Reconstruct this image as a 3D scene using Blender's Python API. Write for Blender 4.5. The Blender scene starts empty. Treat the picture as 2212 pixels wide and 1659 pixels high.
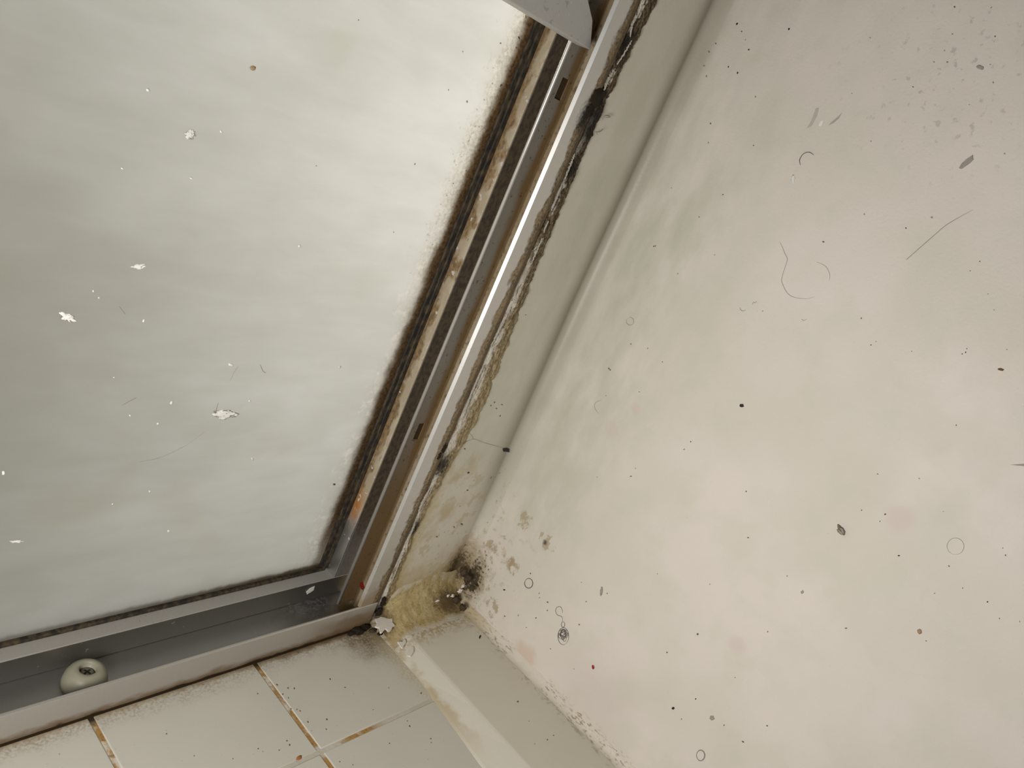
import bpy, bmesh, math, random
from mathutils import Vector, Matrix, noise as mnoise

C = bpy.context.scene.collection
SC = bpy.context.scene
S = 0.01                                   # everything below is written in centimetres

# ------------------------------------------------------------------ camera
R = ((0.6171730678, -0.6825928722, 0.3913622046),      # right
     (-0.0080347468, -0.5028341605, -0.8643455616),    # down
     (0.7867864051, 0.5303063057, -0.3158201623))      # forward
CAM = Vector((-51.6958573, -29.1896862, 40.9988587))
FPX = 1700.0
cam_data = bpy.data.cameras.new('camera')
cam_data.sensor_width = 36.0
cam_data.lens = FPX / 2212.0 * 36.0
cam_data.clip_start = 0.01
cam_data.clip_end = 50
cam = bpy.data.objects.new('camera', cam_data)
C.objects.link(cam)
M = Matrix.Identity(4)
for i in range(3):
    M[i][0] = R[0][i]; M[i][1] = -R[1][i]; M[i][2] = -R[2][i]; M[i][3] = CAM[i] * S
cam.matrix_world = M
SC.camera = cam

# ------------------------------------------------------------------ world, lights, exposure
SC.view_settings.view_transform = 'Standard'
SC.view_settings.look = 'None'
SC.view_settings.gamma = 1.0
SC.view_settings.use_curve_mapping = False
SC.view_settings.exposure = 0.0
w = bpy.data.worlds.new('room_ambient'); SC.world = w
w.use_nodes = True
w.node_tree.nodes['Background'].inputs[0].default_value = (1.0, 0.985, 0.94, 1)
w.node_tree.nodes['Background'].inputs[1].default_value = 0.10

def area_light(name, loc, target, size, power, color):
    d = bpy.data.lights.new(name, 'AREA'); d.shape = 'DISK'; d.size = size * S
    d.energy = power; d.color = color
    o = bpy.data.objects.new(name, d); C.objects.link(o)
    o.location = Vector(loc) * S
    v = (Vector(target) - Vector(loc)).normalized()
    o.rotation_euler = v.to_track_quat('-Z', 'Y').to_euler()
    return o
area_light('bathroom_lamp', (-59, -23, 25), (-5, -8, 24), 16, 2.36, (1.0, 0.965, 0.915))
area_light('pane_backlight', (9, 56, 50), (-24, 7, 26), 20, 5.95, (1.0, 0.99, 0.955))  # added and unseen: brightens the frosted pane from behind

# ------------------------------------------------------------------ small helpers
def at(px, py, axis, val):
    """point (cm) where the line of sight through a photo pixel meets the plane axis = val"""
    a = (px - 1106.0) / FPX; b = (py - 829.5) / FPX
    d = Vector([a * R[0][i] + b * R[1][i] + R[2][i] for i in range(3)])
    return CAM + d * ((val - CAM[axis]) / d[axis])

def link(name, bm, mat, parent=None, smooth=False):
    me = bpy.data.meshes.new(name)
    bmesh.ops.recalc_face_normals(bm, faces=bm.faces)
    bmesh.ops.scale(bm, vec=(S, S, S), verts=bm.verts)
    bm.to_mesh(me); bm.free()
    if smooth:
        for p in me.polygons: p.use_smooth = True
    me.materials.append(mat)
    o = bpy.data.objects.new(name, me); C.objects.link(o)
    if parent: o.parent = parent
    return o

def tag(o, label=None, cat=None, group=None, kind=None):
    if label: o['label'] = label
    if cat: o['category'] = cat
    if group: o['group'] = group
    if kind: o['kind'] = kind
    return o

def empty(name, loc=(0, 0, 0)):
    o = bpy.data.objects.new(name, None); C.objects.link(o)
    o.location = Vector(loc) * S
    o.empty_display_size = 0.01
    return o

def box(bm, lo, hi, bev=0.0, seg=2):
    vs = [bm.verts.new((x, y, z)) for x in (lo[0], hi[0]) for y in (lo[1], hi[1]) for z in (lo[2], hi[2])]
    fs = []
    for q in ((0, 1, 3, 2), (4, 6, 7, 5), (0, 4, 5, 1), (2, 3, 7, 6), (0, 2, 6, 4), (1, 5, 7, 3)):
        fs.append(bm.faces.new([vs[k] for k in q]))
    if bev > 0:
        es = {e for f in fs for e in f.edges}
        bmesh.ops.bevel(bm, geom=list(es), offset=bev, segments=seg, profile=0.5, affect='EDGES')

def fbm(v, o=4):
    s, a, t = 0.0, 1.0, 0.0
    p = Vector(v)
    for _ in range(o):
        s += a * mnoise.noise(p); t += a; a *= 0.55; p = p * 2.03 + Vector((7.1, 3.3, 1.7))
    return s / t

# ------------------------------------------------------------------ node expressions
class G:
    """one material; sockets are combined with plain functions. Positions are object space in cm."""
    def __init__(s, name):
        s.m = bpy.data.materials.new(name); s.m.use_nodes = True
        s.nt = s.m.node_tree; s.nt.nodes.clear()
        s.out = s.n('ShaderNodeOutputMaterial')
        s.b = s.n('ShaderNodeBsdfPrincipled')
        s.l(s.b.outputs[0], s.out.inputs[0])
        tc = s.n('ShaderNodeTexCoord')
        v = s.n('ShaderNodeVectorMath'); v.operation = 'SCALE'; v.inputs['Scale'].default_value = 1 / S
        s.l(tc.outputs['Object'], v.inputs[0])
        s.P = v.outputs[0]
        x = s.n('ShaderNodeSeparateXYZ'); s.l(s.P, x.inputs[0])
        s.X, s.Y, s.Z = x.outputs
    def n(s, t): return s.nt.nodes.new(t)
    def l(s, a, b): s.nt.links.new(a, b)
    def put(s, v, sock):
        if isinstance(v, bpy.types.NodeSocket): s.l(v, sock)
        elif isinstance(v, (tuple, list)) and len(v) == 3 and sock.type == 'RGBA': sock.default_value = (*v, 1)
        else: sock.default_value = v
    def op(s, o, *a, clamp=False):
        n = s.n('ShaderNodeMath'); n.operation = o; n.use_clamp = clamp
        for i, v in enumerate(a): s.put(v, n.inputs[i])
        return n.outputs[0]
    def add(s, a, b): return s.op('ADD', a, b)
    def sub(s, a, b): return s.op('SUBTRACT', a, b)
    def mul(s, *a):
        r = a[0]
        for v in a[1:]: r = s.op('MULTIPLY', r, v)
        return r
    def mx(s, *a):
        r = a[0]
        for v in a[1:]: r = s.op('MAXIMUM', r, v)
        return r
    def mn(s, a, b): return s.op('MINIMUM', a, b)
    def inv(s, a): return s.op('SUBTRACT', 1.0, a)
    def ss(s, x, a, b, lo=0.0, hi=1.0):
        """smooth step of x from a to b (a may be larger than b)"""
        n = s.n('ShaderNodeMapRange'); n.interpolation_type = 'SMOOTHSTEP'
        if a > b: a, b, lo, hi = b, a, hi, lo
        s.put(x, n.inputs[0])
        for i, v in enumerate((a, b, lo, hi)): n.inputs[i + 1].default_value = v
        return n.outputs[0]
    def band(s, x, a, b, c, d): return s.mul(s.ss(x, a, b), s.ss(x, d, c))
    def vec(s, x, y, z):
        n = s.n('ShaderNodeCombineXYZ')
        for i, v in enumerate((x, y, z)): s.put(v, n.inputs[i])
        return n.outputs[0]
    def vscale(s, k):
        n = s.n('ShaderNodeVectorMath'); n.operation = 'MULTIPLY'
        s.l(s.P, n.inputs[0]); n.inputs[1].default_value = k
        return n.outputs[0]
    def noise(s, scale, detail=3.0, rough=0.55, vec=None, off=0.0, dist=0.0):
        n = s.n('ShaderNodeTexNoise')
        v = vec if vec is not None else s.P
        if off:
            a = s.n('ShaderNodeVectorMath'); a.operation = 'ADD'
            s.l(v, a.inputs[0]); a.inputs[1].default_value = (off, off * 1.7, off * 0.6); v = a.outputs[0]
        s.l(v, n.inputs['Vector'])
        n.inputs['Scale'].default_value = scale; n.inputs['Detail'].default_value = detail
        n.inputs['Roughness'].default_value = rough; n.inputs['Distortion'].default_value = dist
        return n.outputs[0]
    def mix(s, a, b, f):
        n = s.n('ShaderNodeMix'); n.data_type = 'RGBA'
        s.put(f, n.inputs[0]); s.put(a, n.inputs[6]); s.put(b, n.inputs[7])
        return n.outputs[2]
    def dist(s, c, k=(1, 1, 1)):
        v = s.n('ShaderNodeVectorMath'); v.operation = 'SUBTRACT'; s.l(s.P, v.inputs[0]); v.inputs[1].default_value = c
        if k != (1, 1, 1):
            q = s.n('ShaderNodeVectorMath'); q.operation = 'MULTIPLY'; s.l(v.outputs[0], q.inputs[0]); q.inputs[1].default_value = k
            v = q
        d = s.n('ShaderNodeVectorMath'); d.operation = 'LENGTH'; s.l(v.outputs[0], d.inputs[0])
        return d.outputs['Value']
    def blob(s, c, r, soft, wob=None, amt=0.0, k=(1, 1, 1)):
        d = s.dist(c, k)
        if wob is not None: d = s.add(d, s.mul(s.sub(wob, 0.5), amt))
        return s.ss(d, r + soft, r - soft)
    def attr(s, name):
        n = s.n('ShaderNodeAttribute'); n.attribute_name = name
        return n.outputs['Fac']
    def bump(s, h, strength, dist):
        n = s.n('ShaderNodeBump'); n.inputs['Strength'].default_value = strength
        n.inputs['Distance'].default_value = dist * S
        s.put(h, n.inputs['Height']); s.l(n.outputs[0], s.b.inputs['Normal'])
    def fin(s, col, rough=0.5, metal=0.0, spec=0.5):
        s.put(col, s.b.inputs['Base Color']); s.put(rough, s.b.inputs['Roughness'])
        s.put(metal, s.b.inputs['Metallic']); s.b.inputs['Specular IOR Level'].default_value = spec
        return s.m

def plain(name, col, rough=0.5, metal=0.0, spec=0.5, var=0.25, sc=6.0):
    g = G(name)
    n = g.noise(sc, 2)
    c = g.mix(tuple(v * (1 - var) for v in col), tuple(min(1, v * (1 + var)) for v in col), n)
    return g.fin(c, rough, metal, spec)

YEL = (0.43, 0.33, 0.15); BRN = (0.10, 0.058, 0.022); BLK = (0.012, 0.009, 0.006)
RUST = (0.30, 0.14, 0.035); TAN = (0.33, 0.25, 0.14)

def wall_base(g):
    big = g.noise(0.09, 2); mid = g.noise(0.35, 3, off=11)
    c = g.mix((0.66, 0.615, 0.545), (0.72, 0.665, 0.61), g.ss(big, 0.35, 0.65))
    c = g.mix(c, (0.60, 0.585, 0.49), g.mul(g.ss(mid, 0.45, 0.7), 0.35))
    return c

def soap_film_and_shade(g, c):
    """greenish soap film on both sides of the wall corner"""
    wob = g.noise(0.25, 3, off=3)
    d = g.add(g.sub(2.9, g.Y), g.mul(g.sub(wob, 0.5), 6))
    zone = g.mul(g.ss(d, 13, 3), g.ss(g.Z, 4, 14))
    streak = g.noise(0.5, 4, vec=g.vscale((1, 1, 0.4)), off=5)
    c = g.mix(c, (0.47, 0.475, 0.375), g.mul(zone, g.ss(streak, 0.2, 0.8), g.ss(g.Z, 50, 36, .45, 1), 0.8))
    crease_shade = g.mul(g.ss(g.add(g.sub(2.9, g.Y), g.mul(g.sub(wob, .5), 1.0)), 1.6, -.1), g.ss(g.X, -3.4, -.9), g.ss(g.Z, 6, 14))  # shade along the fold, put into the wall colour
    return g.mix(c, (0.36, 0.335, 0.27), g.mul(crease_shade, .8))

def mat_right_wall():
    g = G('shower_wall_right')
    c = wall_base(g)
    wob = g.noise(0.5, 4, off=3)
    c = soap_film_and_shade(g, c)
    # faint pink marks
    for p, r in (((1945, 1122), 0.75), ((1592, 1392), 0.55), ((1322, 928), 0.55), ((1374, 883), 0.4)):
        q = at(*p, 0, 0); c = g.mix(c, (0.62, 0.47, 0.46), g.mul(g.blob(q, r, r * .6, wob, .5), 0.35))
    q = at(1130, 1420, 0, 0)
    c = g.mix(c, (0.62, 0.44, 0.34), g.mul(g.blob(q, 1.2, .6, g.noise(1.2, 4), 1.6), 0.55))
    q = at(1290, 1500, 0, 0)
    c = g.mix(c, (0.60, 0.51, 0.50), g.mul(g.blob(q, 2.6, 2.4), 0.30))
    # grey cleaning marks upper right
    fine = g.noise(2.2, 4, off=9)
    q = at(2050, 180, 0, 0)
    c = g.mix(c, (0.34, 0.32, 0.28), g.mul(g.blob(q, 5, 4, wob, 3), g.ss(fine, 0.60, 0.70), 0.5))
    # yellow brown mould spreading from the corner
    pat = g.noise(1.1, 5, 0.62, off=21)
    pat2 = g.noise(1.7, 5, 0.65, off=61, vec=g.vscale((1, 1.2, .8)))
    near = g.mul(g.ss(g.Y, -5.5, 1.5), g.ss(g.Z, 14, 7))
    c = g.mix(c, YEL, g.mul(near, g.ss(pat, 0.56, 0.66), 0.55))
    f2 = g.noise(4.5, 3, off=31)
    c = g.mix(c, BRN, g.mul(near, g.ss(pat, 0.55, 0.64), g.ss(f2, 0.56, 0.66), 0.75))
    for p, r in (((1178, 1170), .45), ((1133, 1120), .5), ((1098, 1218), .6), ((1060, 1180), .5), ((1108, 1220), .5), ((1065, 1310), .45)):
        q = at(*p, 0, 0)
        m = g.blob(q, r * .8, r * .5, pat2, 4.2)
        c = g.mix(c, (0.36, 0.28, 0.17), g.mul(m, 0.7))
    m = g.blob(at(1178, 1172, 0, 0), .18, .15, f2, .4); c = g.mix(c, BLK, g.mul(m, .85))
    # black mould in the very corner
    d = g.dist((0, 1.2, 3.4), (1, 0.9, 0.5))
    m = g.ss(g.add(d, g.mul(g.sub(f2, 0.5), 3.6)), 1.1, 0.4)
    c = g.mix(c, TAN, g.mul(g.ss(g.add(d, g.mul(g.sub(pat, .5), 4.0)), 2.0, .7), .8))
    c = g.mix(c, (0.045, 0.032, 0.016), g.mul(m, .9))
    # row of dirt along the foot of the wall
    foot = g.ss(g.Z, 1.9, 0.6)
    row = g.mx(g.band(g.Y, -6, -4.5, -1, 1.5), g.band(g.Y, -12, -10.8, -9.6, -9.0), g.band(g.Y, -19.5, -17.5, -11.5, -10.5))
    f3 = g.noise(2.6, 4, vec=g.vscale((1, 1, 1.6)), off=41)
    c = g.mix(c, (0.27, 0.20, 0.135), g.mul(foot, row, g.ss(f3, 0.53, 0.66), 0.8))
    # pin prick grime
    pin = g.noise(7.0, 2, off=13)
    c = g.mix(c, (0.30, 0.27, 0.23), g.mul(g.ss(pin, 0.72, 0.78), 0.35))
    h = g.add(g.noise(5.0, 3, 0.5), g.mul(g.noise(0.7, 2, off=2), 1.2))
    g.bump(h, 0.35, 0.035)
    return g.fin(c, g.ss(g.noise(0.4, 3), 0.3, 0.7, 0.5, 0.62), 0, 0.3)

def mat_back_wall():
    g = G('shower_wall_back')
    c = wall_base(g)
    pat = g.noise(0.9, 5, 0.6, off=17); f2 = g.noise(4.0, 3, off=33)
    c = g.mix(c, (0.52, 0.485, 0.40), 0.45)
    c = soap_film_and_shade(g, c)
    # ochre stain near the foot and by the jamb
    low = g.ss(g.add(g.Z, g.mul(g.sub(pat, 0.5), 6.0)), 6.0, 2.2)
    c = g.mix(c, YEL, g.mul(low, 0.85))
    edge = g.mul(g.ss(g.add(g.X, g.mul(g.sub(pat, 0.5), 3.2)), -6.6, -8.3), g.ss(g.Z, 27, 20))
    c = g.mix(c, YEL, g.mul(edge, 0.8))
    for p, r, k in (((965, 1105), .9, .75), ((1020, 1000), .7, .55), ((985, 1030), .6, .7), ((930, 1150), .7, .4), ((1000, 1080), .5, .3)):
        c = g.mix(c, (0.42, 0.34, 0.19), g.mul(g.blob(at(*p, 1, 2.6), r, r * .8, g.noise(1.6, 4, off=5), 2.0), k))
    arc = g.mul(g.ss(pat, 0.55, 0.62), g.ss(g.Z, 17, 11), g.ss(g.Z, 2, 5))
    c = g.mix(c, (0.44, 0.37, 0.23), g.mul(arc, 0.6))
    c = g.mix(c, BRN, g.mul(g.ss(g.Z, 19, 12), g.ss(f2, 0.67, 0.72), 0.6))
    # dark mould by the wall corner
    d = g.dist((-0.6, 2.6, 3.6), (0.9, 1, 0.55))
    c = g.mix(c, TAN, g.ss(g.add(d, g.mul(g.sub(pat, .5), 3.0)), 2.2, .8))
    c = g.mix(c, (0.05, 0.036, 0.018), g.mul(g.ss(g.add(d, g.mul(g.sub(f2, .5), 2.6)), 1.2, .4), .85))
    g.bump(g.add(g.noise(5.0, 3, 0.5), g.mul(pat, 1.0)), 0.3, 0.03)
    return g.fin(c, 0.42, 0, 0.4)

def mat_tile():
    g = G('glazed_wall_tile')
    big = g.noise(0.2, 2)
    c = g.mix((0.525, 0.51, 0.445), (0.58, 0.555, 0.495), big)
    f = g.noise(6.0, 3, 0.6, off=3); pat = g.noise(0.8, 5, off=8)
    d = g.sub(2.3, g.Y)
    fr = g.ss(g.add(d, g.mul(g.sub(pat, .5), 1.6)), 1.7, 0.1)
    c = g.mix(c, (0.25, 0.19, 0.12), g.mul(fr, g.ss(f, 0.30, 0.75), 0.8))
    c = g.mix(c, (0.30, 0.22, 0.12), g.mul(g.ss(g.add(d, g.mul(g.sub(pat, .5), .6)), .55, .1), 0.7))
    dc = g.dist((-10.2, 1.6, 0))
    cor = g.ss(g.add(dc, g.mul(g.sub(pat, .5), 2.6)), 4.0, 0.5)
    c = g.mix(c, (0.17, 0.115, 0.055), g.mul(cor, g.ss(f, .1, .6), 0.95))
    c = g.mix(c, (0.12, 0.075, 0.03), g.mul(g.ss(g.add(d, g.mul(g.sub(pat, .5), .7)), .7, .1), g.ss(g.X, -30, -13), .8))
    ed = g.mul(g.ss(g.add(g.X, g.mul(g.sub(pat, .5), 2.4)), -11.0, -9.4), g.ss(g.Y, -9, -3))
    c = g.mix(c, (0.46, 0.37, 0.20), g.mul(ed, g.ss(f, .35, .6), 0.6))
    pin = g.noise(5.0, 2, off=19)
    c = g.mix(c, (0.28, 0.23, 0.17), g.mul(g.ss(pin, 0.70, 0.76), 0.5))
    g.bump(g.noise(1.2, 2), 0.25, 0.03)
    return g.fin(c, 0.27, 0, 0.5)

def mat_grout():
    g = G('rust_stained_grout')
    n = g.noise(1.3, 4, off=2); f = g.noise(4, 3, off=7)
    long = g.noise(0.5, 4, vec=g.vscale((1, .6, 1)), off=31)
    c = g.mix((0.60, 0.55, 0.47), (0.38, 0.225, 0.075), g.ss(g.add(g.mul(n, .5), g.mul(long, .5)), 0.40, 0.52))
    c = g.mix(c, (0.20, 0.105, 0.03), g.mul(g.ss(f, 0.45, 0.75), g.ss(n, .4, .5), .7))
    # the joint that runs along the sill is mostly clean
    clean = g.mul(g.band(g.Y, -6.6, -6.2, -5.6, -5.4), g.inv(g.blob((-16.6, -5.95, 0), 1.6, 1.0, n, 1.5)))
    c = g.mix(c, (0.51, 0.48, 0.42), g.mul(clean, .9))
    fr = g.ss(g.add(g.sub(2.3, g.Y), g.mul(g.sub(n, .5), .5)), .9, .2)
    c = g.mix(c, (0.035, 0.022, 0.010), fr)
    g.bump(g.noise(6, 3), 0.6, 0.05)
    return g.fin(c, 0.8, 0, 0.2)

def mat_ledge():
    g = G('smooth_ledge')
    n = g.noise(0.3, 3); f = g.noise(4.0, 3, off=6); pat = g.noise(1.0, 5, off=9)
    c = g.mix((0.60, 0.575, 0.48), (0.66, 0.62, 0.525), n)
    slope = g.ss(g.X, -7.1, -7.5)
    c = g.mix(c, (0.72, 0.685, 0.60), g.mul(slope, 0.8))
    ed = g.mul(slope, g.ss(g.add(g.X, g.mul(g.sub(pat, .5), 2.2)), -8.6, -9.4))
    c = g.mix(c, (0.45, 0.35, 0.18), g.mul(ed, g.ss(g.Y, -13, -6), 0.7))
    top = g.ss(g.add(g.Y, g.mul(g.sub(pat, .5), 1.6)), -2.0, -.4)
    c = g.mix(c, (0.40, 0.31, 0.17), g.mul(top, g.ss(f, .38, .6), 0.9))
    row = g.mul(g.ss(g.add(g.X, g.mul(g.sub(pat, .5), 1.6)), -1.6, -.3), g.ss(g.noise(2.0, 4, off=23), .52, .62))
    c = g.mix(c, (0.26, 0.20, 0.13), g.mul(row, .6))
    g.bump(g.noise(3, 2), 0.2, 0.03)
    return g.fin(c, 0.4, 0, 0.4)

def mat_sealant():
    g = G('yellowed_sealant')
    f = g.noise(5.0, 4, 0.65, off=2); pat = g.noise(0.9, 5, off=14); fib = g.noise(1.6, 5, .65, off=4)
    v = g.attr('across')                       # 0 at the wall, 1 on the ledge
    c = g.mix((0.38, 0.29, 0.125), (0.53, 0.43, 0.235), g.ss(fib, .3, .7))
    c = g.mix(c, (0.17, 0.11, 0.035), g.mul(g.ss(f, 0.56, 0.70), .8))
    m = g.ss(g.add(g.dist((-1.5, 1.2, 1.0), (0.62, 1, 1)), g.mul(g.sub(f, .5), 2.6)), 1.7, .5)
    c = g.mix(c, (0.10, 0.06, 0.022), g.mul(m, .85))
    m = g.ss(g.add(g.dist((-9.2, 1.8, .6)), g.mul(g.sub(f, .5), 2.2)), 1.9, .6)
    c = g.mix(c, (0.09, 0.05, 0.02), g.mul(m, .9))
    wl = g.ss(g.add(v, g.mul(g.sub(pat, .5), .8)), .16, .0)
    c = g.mix(c, (0.58, 0.52, 0.42), wl)
    lo = g.ss(g.add(v, g.mul(g.sub(pat, .5), .35)), .86, .99)
    c = g.mix(c, (0.56, 0.52, 0.43), lo)
    g.bump(g.add(f, fib), 0.7, 0.08)
    return g.fin(c, 0.55, 0, 0.35)

def mat_foot_seal():
    g = G('foot_sealant')
    f = g.noise(3.0, 4, 0.6, off=2, vec=g.vscale((2.0, .7, 2.0))); n = g.noise(0.8, 3)
    c = g.mix((0.60, 0.55, 0.46), (0.70, 0.65, 0.57), n)
    row = g.mx(g.band(g.Y, -6, -5, -.5, 1), g.band(g.Y, -12.2, -11, -9.7, -9.2), g.band(g.Y, -19.5, -17, -13, -11.5))
    c = g.mix(c, (0.26, 0.19, 0.115), g.mul(row, g.ss(f, .52, .64), .8))
    c = g.mix(c, YEL, g.mul(g.ss(g.Y, -4, -.5), .6))
    g.bump(f, 0.5, 0.06)
    return g.fin(c, 0.5, 0, 0.4)

def mat_bead():
    g = G('mouldy_torn_caulk')
    u = g.attr('across')
    st = g.noise(1.5, 5, 0.62, vec=g.vscale((1.6, 1.6, 0.55)), off=3)
    f = g.noise(5.0, 4, 0.65, vec=g.vscale((1.3, 1.3, .7)), off=8)
    up = g.ss(g.Z, 22, 36)
    dark = g.mix((0.20, 0.145, 0.075), (0.050, 0.034, 0.017), up)
    lite = g.mix((0.42, 0.34, 0.21), (0.19, 0.14, 0.08), up)
    c = g.mix(dark, lite, g.ss(f, .38, .62))
    # yellow fringe low down
    c = g.mix(c, (0.43, 0.34, 0.17), g.mul(g.ss(u, .6, .9), g.ss(g.Z, 30, 22), g.ss(f, .7, .4), .8))
    c = g.mix(c, (0.36, 0.27, 0.15), g.mul(g.ss(u, .86, 1.0), .7))
    # the white caulk that is left
    core = g.band(g.add(u, g.mul(g.sub(st, .5), .35)), .10, .16, .36, .46)
    amt = g.mx(g.mul(g.ss(g.Z, 33, 29), g.ss(st, .66, .52)), g.mul(g.ss(g.Z, 29, 33), g.ss(st, .50, .44)))
    c = g.mix(c, (0.60, 0.56, 0.49), g.mul(core, amt, g.ss(f, .66, .56)))
    # black slit against the frame
    c = g.mix(c, BLK, g.mul(g.ss(u, .13, .07), g.ss(g.Z, 10, 13)))
    for z, r in ((41.6, 1.5), (38.5, .9), (46.5, 1.0), (15.3, .8), (9.5, .6), (1.2, .9)):
        c = g.mix(c, BLK, g.mul(g.blob((-8.9, 2.4, z), r * .7, r * .5, f, 1.0, (1, 1, .6)), .92))
    g.bump(g.add(st, f), 1.0, 0.16)
    return g.fin(c, 0.7, 0, 0.25)

def alu(name, dirt, tint=(0.62, 0.615, 0.60), rough=0.34, metal=0.92):
    """satin aluminium with a caller supplied dirt mask: dirt(g) -> [(colour, mask), ...]"""
    g = G(name)
    br = g.noise(3.0, 2, vec=g.vscale((1, 1, 1)))
    c = g.mix(tuple(v * .93 for v in tint), tint, br)
    tot = None
    for col, m in dirt(g):
        c = g.mix(c, col, m)
        tot = m if tot is None else g.mx(tot, m)
    if tot is None: return g.fin(c, rough, metal, .5)
    r = g.op('ADD', rough, g.mul(tot, 0.45)); mt = g.mul(g.inv(tot), metal)
    g.bump(g.mul(tot, g.noise(5, 3)), 0.4, 0.04)
    return g.fin(c, r, mt, .4)

def dirt_flange(g):
    n = g.noise(0.9, 5, 0.62, off=4, vec=g.vscale((1, 1, .6))); f = g.noise(5, 3, off=9)
    d = g.add(g.X, g.mul(g.sub(n, .5), 1.5))
    low = g.ss(g.Z, 5, 2.4)
    m1 = g.ss(d, -10.35, -10.1)
    m2 = g.ss(g.add(g.X, g.mul(g.sub(f, .5), .35)), -9.85, -9.6)
    m3 = g.mul(g.ss(g.add(g.Z, g.mul(g.sub(n, .5), 4)), 6.0, 2.4), .9)
    m4 = g.blob((-9.9, 2.3, 41.7), .5, .4, f, .8, (1, 1, .5))
    sp = g.mul(g.ss(f, .70, .74), .5)
    c1 = g.mix((0.055, 0.036, 0.016), (0.27, 0.195, 0.10), g.ss(g.add(g.mul(f, .6), g.mul(n, .4)), .36, .60))
    return [((0.24, 0.175, 0.095), m3), (c1, g.mul(m1, .95)), ((0.07, 0.042, 0.016), g.mul(m2, .7)), (BLK, m4), ((.2, .17, .12), sp)]

def dirt_fin(g):
    n = g.noise(0.7, 5, off=2, vec=g.vscale((1, 1, .35))); f = g.noise(4, 4, off=6)
    m = g.ss(g.add(g.X, g.mul(g.sub(n, .5), 1.4)), -10.75, -10.0)
    mm = g.mx(m, g.ss(g.Z, 24, 8))
    return [((0.15, 0.128, 0.088), .75), ((0.16, 0.088, 0.020), g.mul(mm, .85)), ((0.04, 0.022, 0.008), g.mul(g.ss(f, .62, .7), .7))]

def dirt_base(g):
    f = g.noise(3.5, 4, 0.6, off=3, vec=g.vscale((1, 1, .7))); n = g.noise(.6, 4, off=12, vec=g.vscale((1, 1, .5)))
    c = g.mix((0.23, 0.16, 0.075), (0.30, 0.24, 0.15), g.ss(n, .35, .65))
    c = g.mix(c, (0.11, 0.065, 0.018), g.ss(f, .52, .68))
    return [(c, .93), ((0.09, 0.05, 0.012), g.mul(g.band(g.Y, 4.1, 4.25, 4.4, 4.9), .8))]

def stop_dirt_and_shade(g):
    f = g.noise(3.2, 5, 0.65, off=5, vec=g.vscale((1, 1.3, .7))); n = g.noise(1.0, 5, off=15, vec=g.vscale((1, 1, .6)))
    clean = g.ss(g.Z, 6.5, 9.5)
    c = g.mix((0.36, 0.29, 0.19), (0.46, 0.39, 0.28), g.ss(n, .4, .6))
    back = g.ss(g.add(g.Y, g.mul(g.sub(n, .5), 3.4)), 6.25, 6.85)       # dirtier beside the glass
    b = g.mix((0.25, 0.155, 0.06), (0.12, 0.07, 0.028), g.ss(f, .40, .62))
    side = g.ss(g.X, -11.0, -11.15)
    front = g.inv(side)
    fr = g.mix((0.080, 0.053, 0.022), (0.030, 0.017, 0.007), g.ss(f, .40, .62))  # front face: brown dirt, its colour darkened further for the channel's shade
    wh = g.mul(side, g.ss(g.noise(1.7, 4, off=28), .66, .70))
    o = g.mul(side, g.blob((-11.2, 6.6, 8.8), .5, .45, f, .8, (1, 1, .4)))
    return [(c, g.mul(clean, .9, side)), (b, g.mul(back, clean, side, .9)), (BRN, g.mul(side, clean, g.ss(f, .64, .69), .9)),
            ((0.42, 0.17, 0.03), g.mul(o, .8)), (fr, g.mul(front, g.ss(g.Z, 2, 9, .7, .95))), ((0.55, 0.52, 0.48), g.mul(wh, .9))]

def dirt_lip(g):
    n = g.noise(1.0, 5, off=4, vec=g.vscale((.5, 1, 1))); f = g.noise(5, 3, off=9)
    zl = g.add(g.Z, g.mul(g.sub(n, .5), 1.1))
    right = g.ss(g.X, -18, -10.5)
    m = g.mul(g.ss(zl, .75, .2), .85)
    m2 = g.mul(right, g.ss(g.add(g.Z, g.mul(g.sub(n, .5), 2.2)), 2.4, .9), .85)
    return [((0.24, 0.215, 0.17), g.mul(g.ss(g.Z, 2.30, 2.22), .66)), ((0.17, 0.105, 0.045), m2), ((0.15, 0.085, 0.03), m), ((0.03, 0.02, 0.008), g.ss(zl, .22, .05))]

def dirt_floor(g):
    f = g.noise(3, 4, off=4)
    sp = g.mul(g.blob((-13.4, 5.0, .5), 1.6, 1.2, f, 1.4), g.ss(f, .5, .62))
    return [((0.03, 0.026, 0.022), g.mul(sp, .9)), ((0.12, 0.075, 0.025), g.blob((-10.6, 4.2, .5), 1.0, .7, f, 1.0)), ((.55, .54, .5), g.mul(g.ss(f, .73, .76), .4))]

def dirt_and_lit_top(g):
    f = g.noise(2.6, 4, off=4)
    return [((0.37, 0.35, 0.32), g.mul(g.ss(g.Z, 2.22, 2.27), .8)), ((0.16, 0.14, 0.11), g.mul(g.ss(f, .66, .74), .5)), ((0.5, 0.48, 0.44), g.mul(g.ss(g.noise(4, 3, off=30), .72, .75), .4))]  # first entry lightens the top face in colour, as lit from above

def dirt_rail(g):
    f = g.noise(2.2, 4, off=14)
    return [((0.42, 0.40, 0.37), .55), ((0.25, 0.23, 0.20), g.mul(g.ss(f, .62, .68), .5)), ((0.66, 0.63, 0.58), g.mul(g.ss(g.noise(3, 3, off=2), .67, .7), .6))]

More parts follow.
